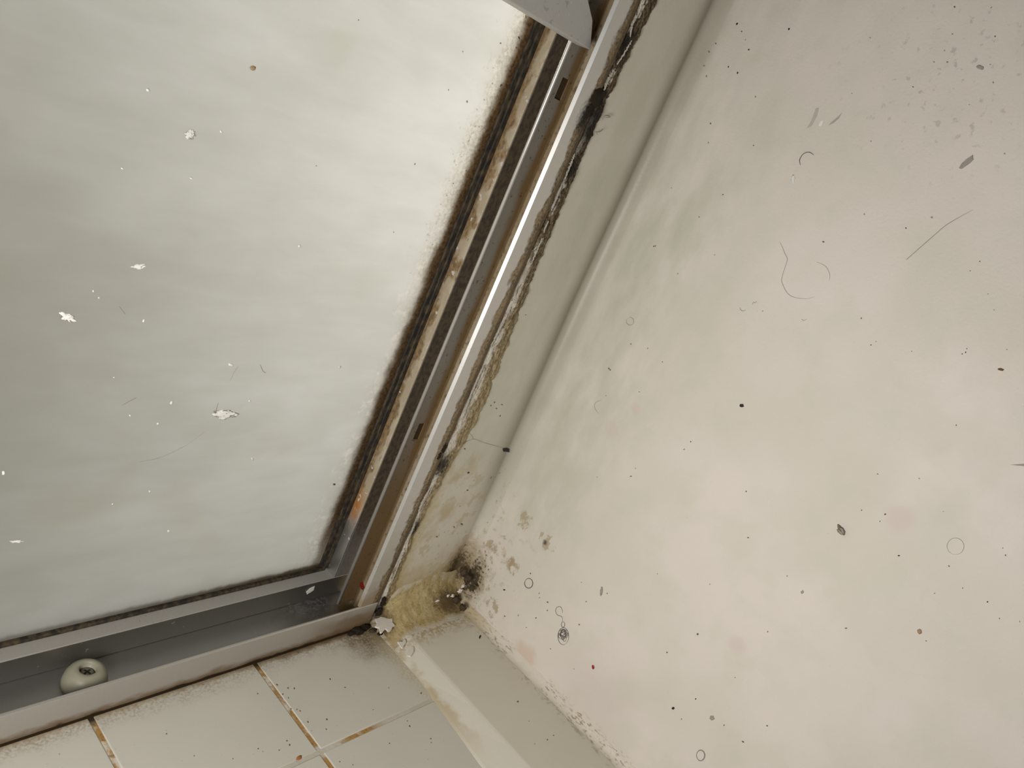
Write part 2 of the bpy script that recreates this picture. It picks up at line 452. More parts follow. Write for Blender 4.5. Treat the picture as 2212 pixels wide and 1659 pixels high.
def mat_pane():
    g = G('frosted_glass')
    wave = g.noise(0.42, 5, 0.6, vec=g.vscale((0.55, 1, 2.1)), off=3, dist=.4)
    wave2 = g.noise(0.12, 3, vec=g.vscale((.8, 1, 1.4)), off=8)
    c = g.mix((0.655, 0.645, 0.61), (0.715, 0.705, 0.675), g.ss(g.add(g.mul(wave, .6), g.mul(wave2, .5)), .35, .75))
    c = g.mix(c, (0.60, 0.58, 0.47), g.mul(g.ss(g.noise(.15, 2, off=40), .55, .75), .35))
    c = g.mix(c, (0.50, 0.49, 0.44), g.mul(g.blob((-45, 7.3, 20), 13, 12, wave2, 14), .66))     # dimmer light on the left middle, put into the colour
    n = g.noise(0.8, 5, 0.62, off=5, vec=g.vscale((1, 1, .7))); f = g.noise(4, 4, .65, off=6)
    d = g.sub(-12.15, g.X)                                # distance from the jamb gasket
    # limescale crust, then the brown mould line
    cr = g.mul(g.ss(g.add(d, g.mul(g.sub(n, .5), 5.0)), 2.6, .8), g.ss(g.noise(1.6, 5, .68, off=50), .50, .62), g.ss(d, 5.0, 2.0))
    c = g.mix(c, (0.84, 0.82, 0.77), g.mul(cr, .8))
    hi = g.ss(g.Z, 20, 34)
    tan = g.mul(g.ss(g.add(d, g.mul(g.sub(n, .5), 4.0)), 2.6, .6), g.ss(f, .42, .62), g.mx(hi, .25))
    c = g.mix(c, (0.42, 0.35, 0.24), g.mul(tan, .55))
    sp = g.mul(g.ss(d, 3.5, .6), g.ss(g.noise(3.6, 3, off=77), .67, .71), hi)
    c = g.mix(c, (0.17, 0.12, 0.07), g.mul(sp, .8))
    br = g.ss(g.add(d, g.mul(g.sub(n, .5), 1.1)), .95, .15)
    c = g.mix(c, g.mix((0.17, 0.10, 0.035), (0.07, 0.045, 0.02), g.ss(f, .4, .6)), g.mul(br, g.ss(g.Z, 3, 8, .55, .95)))
    dz = g.sub(g.Z, 2.6)
    br2 = g.mul(g.ss(g.add(dz, g.mul(g.sub(n, .5), .5)), .42, .05), g.ss(g.X, -34, -14, .45, .9))
    c = g.mix(c, (0.10, 0.075, 0.035), br2)
    h = g.add(g.mul(wave, 1.0), g.mul(g.noise(3.2, 3, off=9), .12))
    h = g.add(h, g.mul(cr, .35))
    g.bump(h, 0.16, 0.25)
    g.fin(c, .34, 0, .6)
    tr = g.n('ShaderNodeBsdfTranslucent'); g.l(c, tr.inputs[0])
    mixn = g.n('ShaderNodeMixShader'); mixn.inputs[0].default_value = .92
    g.l(g.b.outputs[0], mixn.inputs[1]); g.l(tr.outputs[0], mixn.inputs[2]); g.l(mixn.outputs[0], g.out.inputs[0])
    return g.m

def mat_gasket():
    g = G('grimy_rubber_gasket')
    f = g.noise(3, 4, off=2, vec=g.vscale((1, 1, .5)))
    c = g.mix((0.022, 0.019, 0.016), (0.075, 0.055, 0.032), g.ss(f, .4, .66))
    g.bump(f, .5, .05)
    return g.fin(c, .65, 0, .3)

# ------------------------------------------------------------------ the room shell
WY = 2.6
m_right, m_back = mat_right_wall(), mat_back_wall()

# right wall
bm = bmesh.new(); box(bm, (0, -95, -1), (1.5, 4.6, 115))
wall_right = link('wall_right', bm, m_right); tag(wall_right, 'large off-white right wall with scattered specks and hairs', 'wall', kind='structure')

# back wall strip beside the jamb: it dips a little before it meets the right wall
def strip_y(x, z):
    t = min(1.0, max(0.25, (z - 4) / 26.0))
    a = max(0.0, min(1.0, (x + 3.2) / 2.9)); a = a * a
    return WY + 0.75 * t * a
bm = bmesh.new()
def strip_section(z):
    r = [(x, strip_y(x, z)) for x in [-9.25 + i * (8.35 / 36) for i in range(37)]]
    p0 = Vector((r[-1][0], r[-1][1])); p1 = Vector((0.0, p0.y + .28)); p2 = Vector((.03, p0.y - 1.6))
    for i in range(1, 15):
        t = i / 14.0
        q = p0 * (1 - t) ** 2 + p1 * 2 * t * (1 - t) + p2 * t * t
        r.append((q.x, q.y))
    return r
zs = [-0.5 + j * 1.55 for j in range(75)]
grid = [[bm.verts.new((x, y, z)) for x, y in strip_section(z)] for z in zs]
for j in range(len(zs) - 1):
    for i in range(len(grid[0]) - 1):
        bm.faces.new((grid[j][i], grid[j][i + 1], grid[j + 1][i + 1], grid[j + 1][i]))
back = [bm.verts.new((x, 4.9, z)) for x, z in ((-9.25, zs[0]), (0.3, zs[0]), (0.3, zs[-1]), (-9.25, zs[-1]))]
bm.faces.new(back)
wall_back = link('wall_back', bm, m_back, smooth=True); tag(wall_back, 'narrow shaded wall strip between the jamb and the right wall', 'wall', kind='structure')

# tiled sill (floor of the picture) with its grout
m_tile, m_grout = mat_tile(), mat_grout()
bm = bmesh.new()
jx = [-9.0, -19.85, -30.85, -41.85, -52.85, -63.85, -74.85]
jy = [2.55, -5.95, -16.95, -27.95]
for a in range(len(jx) - 1):
    for b in range(len(jy) - 1):
        x1 = jx[a] - .14 if a else -9.0
        y1 = jy[b] - .14
        box(bm, (jx[a + 1] + .14, jy[b + 1] + .14, -.8), (x1, y1 if b else 2.25, 0), .09, 3)
floor = link('floor', bm, m_tile); tag(floor, 'cream glazed tiles below the bottom track', 'tiles', kind='structure')
for p in floor.data.polygons: p.use_smooth = len(p.vertices) == 4 and p.area < 1.2e-4 * .5
bm = bmesh.new(); n = 0
box(bm, (-75, -28, -.9), (-8.9, 3.0, -.055))
link('grout', bm, m_grout, floor)

# plain ledge between the tiles and the right wall
bm = bmesh.new()
prof = [(-9.25, -.8), (-9.25, .03), (-9.05, .09), (-7.55, .47), (-7.3, .5), (0.0, .5), (0.0, -.8)]
def taper(x, y): return x - (0.13 * max(0, -4 - y) if x < -9 else 0)
rings = []
for y in (2.55, -4, -8, -12, -16, -40):
    rings.append([bm.verts.new((taper(x, y), y, z + (0.004 if x < -9 else 0))) for x, z in prof])
for a, b in zip(rings, rings[1:]):
    for i in range(len(prof)):
        k = (i + 1) % len(prof)
        bm.faces.new((a[i], a[k], b[k], b[i]))
bm.faces.new(rings[0]); bm.faces.new(rings[-1])
trim_1 = link('trim_1', bm, mat_ledge()); tag(trim_1, 'plain smooth ledge between the tiles and the right wall', 'ledge', kind='structure')

# ------------------------------------------------------------------ window
XB, YF, YS, YP = -9.4, 2.3, 6.0, 7.3          # outer edge of jamb, frame front, stop front, glass face
window = empty('aluminium_frame', (-9.4, 2.3, 0))
tag(window, 'stained aluminium frame around the frosted pane, side jamb and bottom track', 'frame')
def part(name, bm, mat, parent, smooth=False):
    o = link(name, bm, mat, parent, smooth)
    p = parent
    o.matrix_parent_inverse = Matrix.Translation(Vector((-XB, -YF, 0)) * S) if parent is window else Matrix.Identity(4)
    return o
m_base = alu('jamb_channel_aluminium', dirt_base)
bm = bmesh.new(); box(bm, (-9.8, 2.4, .5), (XB, 8.0, 100))
jamb = part('jamb', bm, m_base, window)
bm = bmesh.new()
pr = [(-11.42, YF + .27), (-11.30, YF), (XB, YF), (XB, YF + .2), (-11.25, YF + .2), (-11.25, YF + .27)]
lo = [bm.verts.new((x, y, 2.36)) for x, y in pr]; hi = [bm.verts.new((x, y, 100)) for x, y in pr]
bm.faces.new(lo); bm.faces.new(hi[::-1])
for i in range(6):
    k = (i + 1) % 6; bm.faces.new((lo[i], lo[k], hi[k], hi[i]))
bmesh.ops.bevel(bm, geom=[e for e in bm.edges if abs(e.verts[0].co.z - e.verts[1].co.z) > 1], offset=.025, segments=2, profile=.5, affect='EDGES')
link('front_flange', bm, alu('flange_aluminium', dirt_flange, (0.66, 0.655, 0.64), .42), jamb)
# the middle fin with two dark slots sunk into it
bm = bmesh.new()
fx0, fx1, fy0, fy1 = -11.38, -9.75, 4.38, 4.58
slots = ((16.35, 17.75, -10.75, -10.15), (41.95, 43.3, -10.85, -10.15))
z0 = .95
for s0, s1, a, b in slots:
    box(bm, (fx0, fy0, z0), (fx1, fy1, s0)); box(bm, (fx0, fy0, s0), (a, fy1, s1)); box(bm, (b, fy0, s0), (fx1, fy1, s1)); z0 = s1
box(bm, (fx0, fy0, z0), (fx1, fy1, 100))
link('fin', bm, alu('fin_aluminium', dirt_fin, (0.6, 0.59, 0.57), .3), jamb)
m_slot = plain('slot_shade', (0.045, 0.028, 0.012), .8, 0, .2, .4, 6)  # dark plates stand in for the shaded inside of the slots
for s0, s1, a, b in slots:
    bm = bmesh.new(); box(bm, (a, fy0 + .1, s0), (b, fy1, s1)); link('slot', bm, m_slot, jamb)
bm = bmesh.new()                                # bright rolled edges of the fin
bmesh.ops.create_cone(bm, cap_ends=True, segments=14, radius1=.13, radius2=.13, depth=99.05, matrix=Matrix.Translation((fx0, 4.48, .95 + 99.05 / 2)))
link('rolled_edge', bm, alu('rolled_edge_aluminium', lambda g: [], (0.56, 0.545, 0.52), .3, .45), jamb, True)
bm = bmesh.new(); box(bm, (-11.2, YS, 2.3), (-9.7, 7.25, 100), .05, 2)
link('glass_stop', bm, alu('stop_aluminium', stop_dirt_and_shade), jamb)

m_floor = alu('track_floor_aluminium', dirt_floor, (0.36, 0.36, 0.35), .36)
bm = bmesh.new(); box(bm, (-90, 2.4, .05), (-9.6, 8.0, .5))
track = part('track', bm, m_floor, window)
bm = bmesh.new(); box(bm, (-90, YF, .04), (XB, YF + .2, 2.35), .09, 3)
link('front_lip', bm, alu('lip_aluminium', dirt_lip, (0.66, 0.64, 0.60), .40), track)
bm = bmesh.new(); box(bm, (-90, YS, .5), (-9.75, 7.25, 2.3), .05, 2)
link('glass_stop', bm, alu('bottom_stop_aluminium', dirt_and_lit_top, (0.36, 0.345, 0.325), .38), track)

m_gasket = mat_gasket()
bm = bmesh.new()
box(bm, (-11.62, 6.98, 2.45), (-11.15, YP + .1, 100), .09, 3)
box(bm, (-11.98, 7.12, 2.6), (-11.56, YP + .1, 100), .09, 3)
box(bm, (-90, 7.0, 2.2), (-11.4, YP + .1, 2.52), .09, 3)
part('gasket', bm, m_gasket, window)
bm = bmesh.new(); box(bm, (-90, YP, 1.5), (-11.0, YP + .5, 100))
pane = link('window_1', bm, mat_pane()); tag(pane, 'frosted glass pane held in the stained aluminium frame', 'window', kind='structure')

# nylon bumper screwed to the track floor
m_nylon = plain('ivory_nylon', (0.28, 0.268, 0.20), .45, 0, .35, .06, 2)
bm = bmesh.new()
bx, by = -30.55, 4.35
prof = [(0.48, 1.2), (0.48, 1.66), (0.54, 1.74), (0.80, 1.69), (1.04, 1.48), (1.20, 1.15), (1.27, .8), (1.27, .5), (0.0, .5)]
N = 48
rings = []
for k in range(N):
    a = 2 * math.pi * k / N
    rings.append([bm.verts.new((bx + r * math.cos(a), by + r * math.sin(a), z)) if r > 0 else None for r, z in prof[:-1]])
for k in range(N):
    for i in range(len(prof) - 2):
        q = (k + 1) % N
        bm.faces.new((rings[k][i], rings[q][i], rings[q][i + 1], rings[k][i + 1]))
bm.faces.new([r[0] for r in rings]); bm.faces.new([r[-1] for r in rings])
bumper = part('bumper', bm, m_nylon, window, True)
bumper['label'] = 'round ivory nylon bumper on the track floor'
g = G('cross_head_screw')
dx, dy = g.sub(g.X, bx), g.sub(g.Y, by)
u, v = g.add(g.mul(dx, .9), g.mul(dy, .44)), g.sub(g.mul(dy, .9), g.mul(dx, .44))
au, av = g.op('ABSOLUTE', u), g.op('ABSOLUTE', v)
arm = g.mul(g.mx(g.ss(au, .085, .05), g.ss(av, .085, .05)), g.ss(g.mx(au, av), .27, .22))
ring = g.ss(g.op('SQRT', g.add(g.mul(dx, dx), g.mul(dy, dy))), .33, .42)
sc_col = g.mix((0.17, 0.15, 0.11), (0.012, 0.010, 0.008), g.mx(arm, ring))
bm = bmesh.new()
bmesh.ops.create_uvsphere(bm, u_segments=28, v_segments=12, radius=.455, matrix=Matrix.Translation((bx, by, 1.30)) @ Matrix.Diagonal((1, 1, .35, 1)))
screw = link('screw', bm, g.fin(sc_col, .45, .3, .4), bumper, True)
screw['label'] = 'dark cross-head screw in the bumper'

# ------------------------------------------------------------------ raised sash rail
sash = empty('window_sash', (-20, 3, 45.25))
tag(sash, 'grey aluminium bottom rail of the raised sash in the window frame', 'sash')
bm = bmesh.new()
pr = [(-60, 45.28), (-11.15, 45.28), (-12.05, 46.75), (-13.4, 47.55), (-13.4, 50.2), (-60, 50.2)]
fr = [bm.verts.new((x, 2.95, z)) for x, z in pr]; bk = [bm.verts.new((x, 4.2, z)) for x, z in pr]
bm.faces.new(fr); bm.faces.new(bk[::-1])
for i in range(len(pr)):
    k = (i + 1) % len(pr); bm.faces.new((fr[i], fr[k], bk[k], bk[i]))
bmesh.ops.bevel(bm, geom=list(bm.edges), offset=.06, segments=2, profile=.5, affect='EDGES')
o = link('bottom_rail', bm, alu('rail_aluminium', dirt_rail, (0.55, 0.545, 0.53), .42), sash)
o.matrix_parent_inverse = Matrix.Translation(Vector((20, -3, -45.25)) * S)
bm = bmesh.new(); box(bm, (-60, 3.4, 50.0), (-14, 3.8, 95))
o = link('sash_glass', bm, bpy.data.materials['frosted_glass'], sash)
o.matrix_parent_inverse = Matrix.Translation(Vector((20, -3, -45.25)) * S)

# ------------------------------------------------------------------ sealants
def grid_mesh(name, rows, mat, attr, parent=None):
    bm = bmesh.new(); lay = bm.verts.layers.float.new(attr)
    vs = []
    for r in rows:
        line = []
        for co, u in r:
            v = bm.verts.new(co); v[lay] = u; line.append(v)
        vs.append(line)
    for a, b in zip(vs, vs[1:]):
        for i in range(len(a) - 1): bm.faces.new((a[i], a[i + 1], b[i + 1], b[i]))
    return link(name, bm, mat, parent, True)

edge_tab = [(0, -8.0), (3, -8.0), (9.6, -8.3), (13, -8.0), (16.8, -7.25), (19, -6.9), (21.3, -6.75), (25, -7.2), (30.6, -7.7), (36, -7.95), (41.8, -8.15), (45, -8.05), (49, -7.5), (60, -7.6), (100, -7.6)]
def edge_x(z):
    for (a, xa), (b, xb) in zip(edge_tab, edge_tab[1:]):
        if a <= z <= b: return xa + (xb - xa) * (z - a) / (b - a)
    return -7.6
rows = []
z = .6
while z < 62:
    r = []
    xr = edge_x(z) + .28 * fbm((z * .8, 3, 1), 5) + .12 * mnoise.noise((z * 5.2, 9, 4))
    for i in range(25):
        u = i / 24.0
        x = -9.46 + u * (xr + 9.46)
        h = math.sin(math.pi * min(1, max(0, (u - .08) / .92))) ** .6 * .24 if u > .08 else -.12
        rag = fbm((x * 2.2, z * 1.1, 5), 5)
        h += (.34 * rag if .1 < u < .97 else 0)
        r.append(((x, WY - .03 - h if i < 24 else WY + .03, z), u))
    rows.append(r); z += .11
bead = grid_mesh('caulk_bead', rows, mat_bead(), 'across')
tag(bead, 'torn mouldy caulk bead running up between aluminium jamb and wall strip', 'caulk')

# pale torn slivers of the old caulk
m_white = plain('old_white_caulk', (0.71, 0.67, 0.60), .55, 0, .35, .12, 3)
m_clump = plain('black_mould', (0.020, 0.014, 0.008), .85, 0, .2, .5, 5)
rnd = random.Random(4)
def sliver(pts, wid, seed, parent, name='torn_sliver', mat=None):
    bm = bmesh.new(); rr = random.Random(seed); L = []
    P = [at(*p, 1, 2.2) for p in pts]
    n = 40
    for k in range(n + 1):
        t = k / n * (len(P) - 1); i = min(int(t), len(P) - 2); q = P[i].lerp(P[i + 1], t - i)
        wv = wid * (math.sin(math.pi * min(1, max(0.02, k / n))) ** .5) * (.75 + .9 * mnoise.noise((k * .35, seed, 0)))
        wv = max(.02, wv)
        ox = .10 * mnoise.noise((k * .5, seed, 7))
        row = []
        for u in range(5):
            s = u / 4 - .5
            row.append(bm.verts.new((q.x + ox + s * wv * 2, q.y + (s * s) * .25 + .05 * mnoise.noise((k * .9, u, seed)), q.z)))
        L.append(row)
    for a, b in zip(L, L[1:]):
        for i in range(4): bm.faces.new((a[i], a[i + 1], b[i + 1], b[i]))
    bmesh.ops.solidify(bm, geom=list(bm.faces), thickness=.05)
    return link(name, bm, mat or m_white, parent, True)
for i, (pts, wd) in enumerate((
        (((1385, 22), (1368, 52), (1362, 80)), .14), (((1366, 88), (1349, 118), (1334, 140)), .10),
        (((1330, 148), (1316, 172), (1306, 196)), .22), (((1243, 332), (1234, 356), (1221, 388)), .16),
        (((1214, 402), (1203, 430), (1192, 456)), .17), (((1186, 478), (1176, 500)), .12), (((1172, 515), (1160, 545), (1148, 572)), .08),
        (((1104, 665), (1084, 706), (1060, 752)), .17), (((1046, 790), (1020, 850), (1000, 905)), .14),
        (((930, 1055), (915, 1085), (905, 1108)), .24), (((898, 1130), (886, 1160)), .16), (((876, 1185), (860, 1225), (847, 1258)), .12))):
    sliver(pts, wd, 11 + i * 3, bead)
# lumps of black mould
def lump(name, c, r, seed, mat, parent=None, k=(1, 1, 1), amp=.5, sub=3):
    bm = bmesh.new(); bmesh.ops.create_icosphere(bm, subdivisions=sub, radius=1)
    for v in bm.verts:
        d = v.co.normalized(); s = 1 + amp * fbm(d * 2.0 + Vector((seed, seed * .7, 0)), 4) * 1.6
        v.co = Vector((d.x * k[0], d.y * k[1], d.z * k[2])) * (r * s) + Vector(c)
    return link(name, bm, mat, parent, True)
for p, r, k in (((1287, 212), .55, (1, .35, 1.3)), ((1300, 200), .4, (1, .3, .8)), ((1272, 238), .45, (.8, .3, 1.2)), ((958, 968), .35, (.8, .3, 1.3)), ((948, 985), .3, (.9, .3, 1.2))):
    lump('mould_clump', at(*p, 1, 2.35), r, p[0], m_clump, bead, k)

# yellowed sealant filling the inside corner at the foot of the wall strip
rows = []
nx = 90
for i in range(nx + 1):
    x = -9.1 + i * (9.1 / nx)
    a = 2.75 - .2 * math.sin(i * .09) + .25 * fbm((x * .7, 1, 2), 4)
    if x < -7.2: a *= max(.45, 1 - (-7.2 - x) * .3)
    yb = -.35 + .22 * fbm((x * .8, 5, 2), 4) - (.0 if x > -7.2 else (-7.2 - x) * .35)
    zb = .5 if x > -7.3 else max(.06, .5 - (-7.3 - x) * .25)
    r = []
    for j in range(25):
        t = j / 24.0
        ang = t * math.pi / 2
        y = WY - (WY - yb) * (1 - math.cos(ang)); zz = zb + a * (1 - math.sin(ang))
        n_ = .11 * fbm((x * 1.6, y * 1.6, zz * 1.6), 5) * math.sin(math.pi * t)
        if j == 0: y = WY + .02
        r.append(((x, y - n_, zz + n_ + (.012 if j == 24 else 0.02)), t))
    rows.append(r)
corner = grid_mesh('corner_sealant', rows, mat_sealant(), 'across')
tag(corner, 'yellowed mouldy sealant filling the corner at the foot of the wall strip', 'sealant')
for p, r in (((1002, 1235), .35), ((1010, 1250), .3), ((985, 1296), .3), ((1000, 1312), .28), ((930, 1303), .22), ((1020, 1270), .25)):
    lump('mould_clump', at(*p, 0, -1.2), r, p[1], plain('brown_mould', (0.06, 0.04, 0.02), .8) if p[0] == 1002 else bpy.data.materials['brown_mould'], corner, (1, 1, 1), .7)

for p, r, k in (((772, 1362), .42, (1.2, .9, .6)), ((786, 1356), .34, (1, 1, .7)), ((806, 1362), .25, (1.3, .8, .6)), ((822, 1368), .22, (1.2, .8, .5)), ((760, 1367), .25, (1.5, .8, .5)), ((818, 1322), .3, (.8, .8, 1.2)), ((828, 1300), .26, (.7, .7, 1.5))):
    lump('mould_clump', at(*p, 2, .1) if p[1] > 1340 else at(*p, 1, 2.2), r, p[0] * .3, m_clump if p[0] != 806 else bpy.data.materials['brown_mould'], corner, k, .8)

for p, r in (((994, 1277), .24), ((1000, 1266), .2), ((978, 1287), .18), ((968, 1287), .15), ((945, 1298), .13), ((1015, 1300), .15)):
    lump('caulk_crumb', at(*p, 1, .9), r, p[0] * .7, m_white, corner, (1.5 if p[0] % 2 else .8, .5, .8), 1.3)

# thin sealant line where the right wall stands on the ledge
rows = []
y = 1.0
while y > -40:
    r = []
    wv = .62 + .25 * fbm((y * .5, 2, 3), 4); hv = .75 + .3 * fbm((y * .6, 8, 3), 4)
    for j in range(9):
        t = j / 8.0; ang = t * math.pi / 2
        xx = -wv * (1 - math.cos(ang)); zz = .5 + hv * (1 - math.sin(ang))
        b = .06 * fbm((y * 2.5, j * .8, 1), 3) * math.sin(math.pi * t)
        r.append(((min(xx - b, .0), y, zz + b + .01), t))
    rows.append(r); y -= .25
foot = grid_mesh('foot_sealant', rows, mat_foot_seal(), 'across')
tag(foot, 'thin pale sealant line with brown spots along the foot of the right wall', 'sealant')

# ------------------------------------------------------------------ loose bits: flakes, specks, hairs
def flake(pts, axis, val, th, mat, name, label, cat, group=None, jag=0.0, seed=1):
    rr = random.Random(seed); Q = [at(*p, axis, val) for p in pts]
    if jag:
        N_ = []
        for a, b in zip(Q, Q[1:] + Q[:1]):
            N_.append(a); m = a.lerp(b, .5); c = sum(Q, Vector()) / len(Q); N_.append(m + (m - c) * rr.uniform(-jag, jag))
        Q = N_
    c = sum(Q, Vector()) / len(Q)
    bm = bmesh.new(); nrm = Vector((0, 0, 0)); nrm[axis] = 1 if axis == 2 else -1
    lo = [bm.verts.new(q) for q in Q]
    up = [bm.verts.new(q.lerp(c, .05) + nrm * th * rr.uniform(.85, 1.1)) for q in Q]
    top = bm.verts.new(c + nrm * th * 1.02)
    n_ = len(Q)
    for i in range(n_):
        k = (i + 1) % n_
        bm.faces.new((lo[i], lo[k], up[k], up[i])); bm.faces.new((up[i], up[k], top))
    bm.faces.new(lo[::-1])
    o = link(name, bm, mat); tag(o, label, cat, group); return o

m_flake = plain('white_paint', (0.74, 0.70, 0.64), .6, 0, .3, .05, 3)
flake([(810, 1338), (822, 1333), (830, 1325), (838, 1334), (846, 1330), (848, 1344), (853, 1352), (846, 1360), (838, 1366), (832, 1360), (826, 1367), (820, 1368), (818, 1358), (809, 1355), (813, 1347)], 2, .75, .10, m_flake,
      'paint_flake', 'large jagged white paint flake stuck at the mouldy bottom corner of the frame', 'flake', jag=.1, seed=3)
flake([(858, 1388), (868, 1388), (874, 1381), (877, 1388), (872, 1395), (869, 1402), (863, 1396)], 2, .45, .08, m_flake, 'paint_flake', 'small white paint flake just below the yellow corner sealant', 'flake', jag=.1, seed=5)
flake([(886, 1400), (893, 1398), (893, 1410), (886, 1420), (879, 1418), (881, 1408)], 2, .45, .08, m_flake, 'paint_flake', 'rounded white paint flake at the upper end of the ledge edge', 'flake', jag=.1, seed=6)
flake([(661, 1279), (669, 1271), (680, 1266), (678, 1274), (671, 1279), (663, 1284)], 1, 5.98, .03, m_flake, 'paint_flake', 'pale flake on the bottom frame riser near the window corner', 'flake', jag=.08, seed=8)

mats = {
    'k': plain('black_dirt', (0.02, 0.016, 0.012), .7), 'd': plain('dark_dirt', (0.12, 0.10, 0.075), .7), 'g': plain('grey_dirt', (0.33, 0.30, 0.26), .7),
    'b': plain('brown_dirt', (0.15, 0.085, 0.035), .7), 't': plain('tan_dirt', (0.36, 0.25, 0.15), .6), 'r': plain('red_dirt', (0.30, 0.008, 0.012), .45),
    'f': plain('fly_brown', (0.17, 0.135, 0.095), .6), 'v': plain('fly_wing', (0.25, 0.21, 0.15), .4), 'o': plain('orange_rust', (0.36, 0.13, 0.025), .7), 'w': plain('white_lime', (0.80, 0.79, 0.75), .6, 0, .3, .04), 's': plain('soft_lime', (0.74, 0.73, 0.69), .5, 0, .4, .04),
}
PLANE = {'wall': (0, -.01), 'strip': (1, WY), 'tile': (2, 0.0), 'ledge': (2, .5), 'pane': (1, YP)}
_cnt = [0]
def speck(px, py, where, rx, ry, ang, m, name, label, cat, group=None, th=.05, amp=.75, fq=1.4):
    """a small rounded crumb: rx, ry in photo pixels on its surface, ang in the picture"""
    _cnt[0] += 1
    ax, val = PLANE[where]
    c = at(px, py, ax, val)
    if where == 'strip': c.y = strip_y(c.x, c.z)
    ca, sa = math.cos(ang), math.sin(ang)
    A = at(px + ca * rx, py + sa * rx, ax, c[ax]) - c; B = at(px - sa * ry, py + ca * ry, ax, c[ax]) - c
    nrm = Vector((0, 0, 0)); nrm[ax] = 1 if ax == 2 else -1
    t = min(th, .5 * min(A.length, B.length) + .01)
    bm = bmesh.new(); bmesh.ops.create_icosphere(bm, subdivisions=2 if max(rx, ry) < 9 else 3, radius=1) if not (name == 'lime_patch') else bmesh.ops.create_icosphere(bm, subdivisions=4, radius=1)
    sd = _cnt[0] * 1.37
    for v in bm.verts:
        d = v.co.normalized(); s = 1 + amp * fbm(d * fq + Vector((sd, 2, 1)), 3)
        v.co = A * (d.x * s) + B * (d.y * s) + nrm * (d.z * t * s)
    o = link(name, bm, mats[m], None, True); o.location = c * S
    tag(o, label, cat, group)
    return o

def crumbs(name, pts, where, label, cat, group, ref=(0, 0, 1), m='d', r=3.0):
    rr = random.Random(len(pts) * 7 + 3)
    ox, oy, k = ref
    for p in pts:
        x, y = ox + p[0] / k, oy + p[1] / k
        rad = (p[2] if len(p) > 2 else r); mm = p[3] if len(p) > 3 else m
        speck(x, y, where, rad * rr.uniform(.6, 1.0), rad * rr.uniform(.42, .7), rr.uniform(0, 3.1), mm, name, label, cat, group)

U = dict(label='tiny dirt speck on the upper right wall, above its middle', cat='speck', group='tiny specks on the upper right wall')
Lw = dict(label='tiny dirt speck on the lower right wall, below its middle', cat='speck', group='tiny specks on the lower right wall')
ra, rb, rc, rd, re_ = (1300, 0, 2.4254), (1500, 400, 3.107), (1250, 500, 3.016), (1500, 900, 3.107), (1150, 1150, 3.26)
crumbs('dirt_speck', [(708, 125, 3, 'k'), (980, 152, 3, 'k'), (732, 165, 2.2), (752, 208, 2, 'g'), (597, 228, 2.6), (770, 260, 2.2, 'k'), (663, 350, 2.6, 'k'), (711, 382, 2.8, 'k'),
    (570, 647, 2.4), (805, 507, 2.2), (795, 762, 2), (635, 1020, 2), (1810, 325, 2.6), (2060, 190, 2.4), (1848, 36, 3), (2040, 40, 2.6, 'g'), (1837, 178, 2.4), (1405, 198, 2, 'g'),
    (2035, 338, 2.6, 'g'), (2050, 432, 3, 'g'), (1630, 455, 2), (1925, 548, 2, 'g'), (1310, 490, 2, 'g'), (1593, 1195, 2.4), (1728, 1140, 2.4, 'g'), (1410, 740, 2, 'g'),
    (660, 15, 2.8, 'g'), (2110, 805, 2.4, 'g'), (365, 985, 2, 'g'), (510, 1137, 2, 'g'), (558, 747, 2.6, 'g'), (1795, 265, 2.2, 'g'), (1740, 325, 2.2, 'g'), (535, 345, 3, 'g'), (548, 400, 3, 'g')], 'wall', ref=ra, **U)
crumbs('dirt_speck', [(865, 380, 2.4), (1420, 288, 2, 'k'), (1915, 512, 2), (1850, 575, 1.8, 'g'), (1120, 893, 2), (1185, 1072, 2), (1218, 1050, 1.8, 'g'), (1458, 1115, 2, 'g'),
    (1797, 1133, 2), (1820, 1122, 2.2), (1828, 1097, 1.6), (1595, 215, 2.4, 'g'), (1140, 195, 2, 'g'), (2097, 1103, 2, 'g'), (1970, 730, 1.8, 'g'), (2010, 838, 1.8, 'g'), (190, 63, 1.8),
    (32, 212, 1.8), (135, 468, 1.8, 'g'), (458, 845, 2, 'g')], 'wall', ref=rb, **U)
crumbs('dirt_speck', [(490, 97, 2.2), (500, 95, 1.8), (645, 275, 2.4, 'g'), (340, 733, 1.8), (197, 893, 2.2), (206, 902, 1.8), (449, 762, 1.6), (545, 850, 1.6)], 'wall', ref=rc, **U)
crumbs('dirt_speck', [(687, 1420, 1.9), (730, 1370, 1.9), (340, 1595, 2.2), (370, 1543, 1.9, 'g'), (395, 1045, 1.6), (178, 1070, 2, 'g'), (120, 1600, 1.6, 'g')], 'wall', ref=rc, **Lw)
crumbs('dirt_speck', [(1372, 933, 2.6, 'k'), (1967, 1243, 2.6, 'k'), (1018, 1420, 2.6), (622, 1070, 2, 'g'), (360, 812, 2), (347, 502, 2), (1230, 385, 2.2), (1508, 415, 2, 'g'), (1280, 655, 2.6),
    (1245, 703, 1.8), (1122, 628, 1.8), (1708, 1003, 2.4), (2088, 930, 2.6), (2070, 882, 1.8), (1757, 58, 2), (1800, 1150, 2.2, 'g'), (22, 1460, 2.6), (492, 1443, 1.8), (1555, 1505, 1.8),
    (2047, 1355, 1.8), (2183, 1375, 2.2, 'g'), (1612, 1185, 1.8), (103, 1125, 1.6, 'g'), (1670, 637, 1.6, 'g')], 'wall', ref=rd, **Lw)
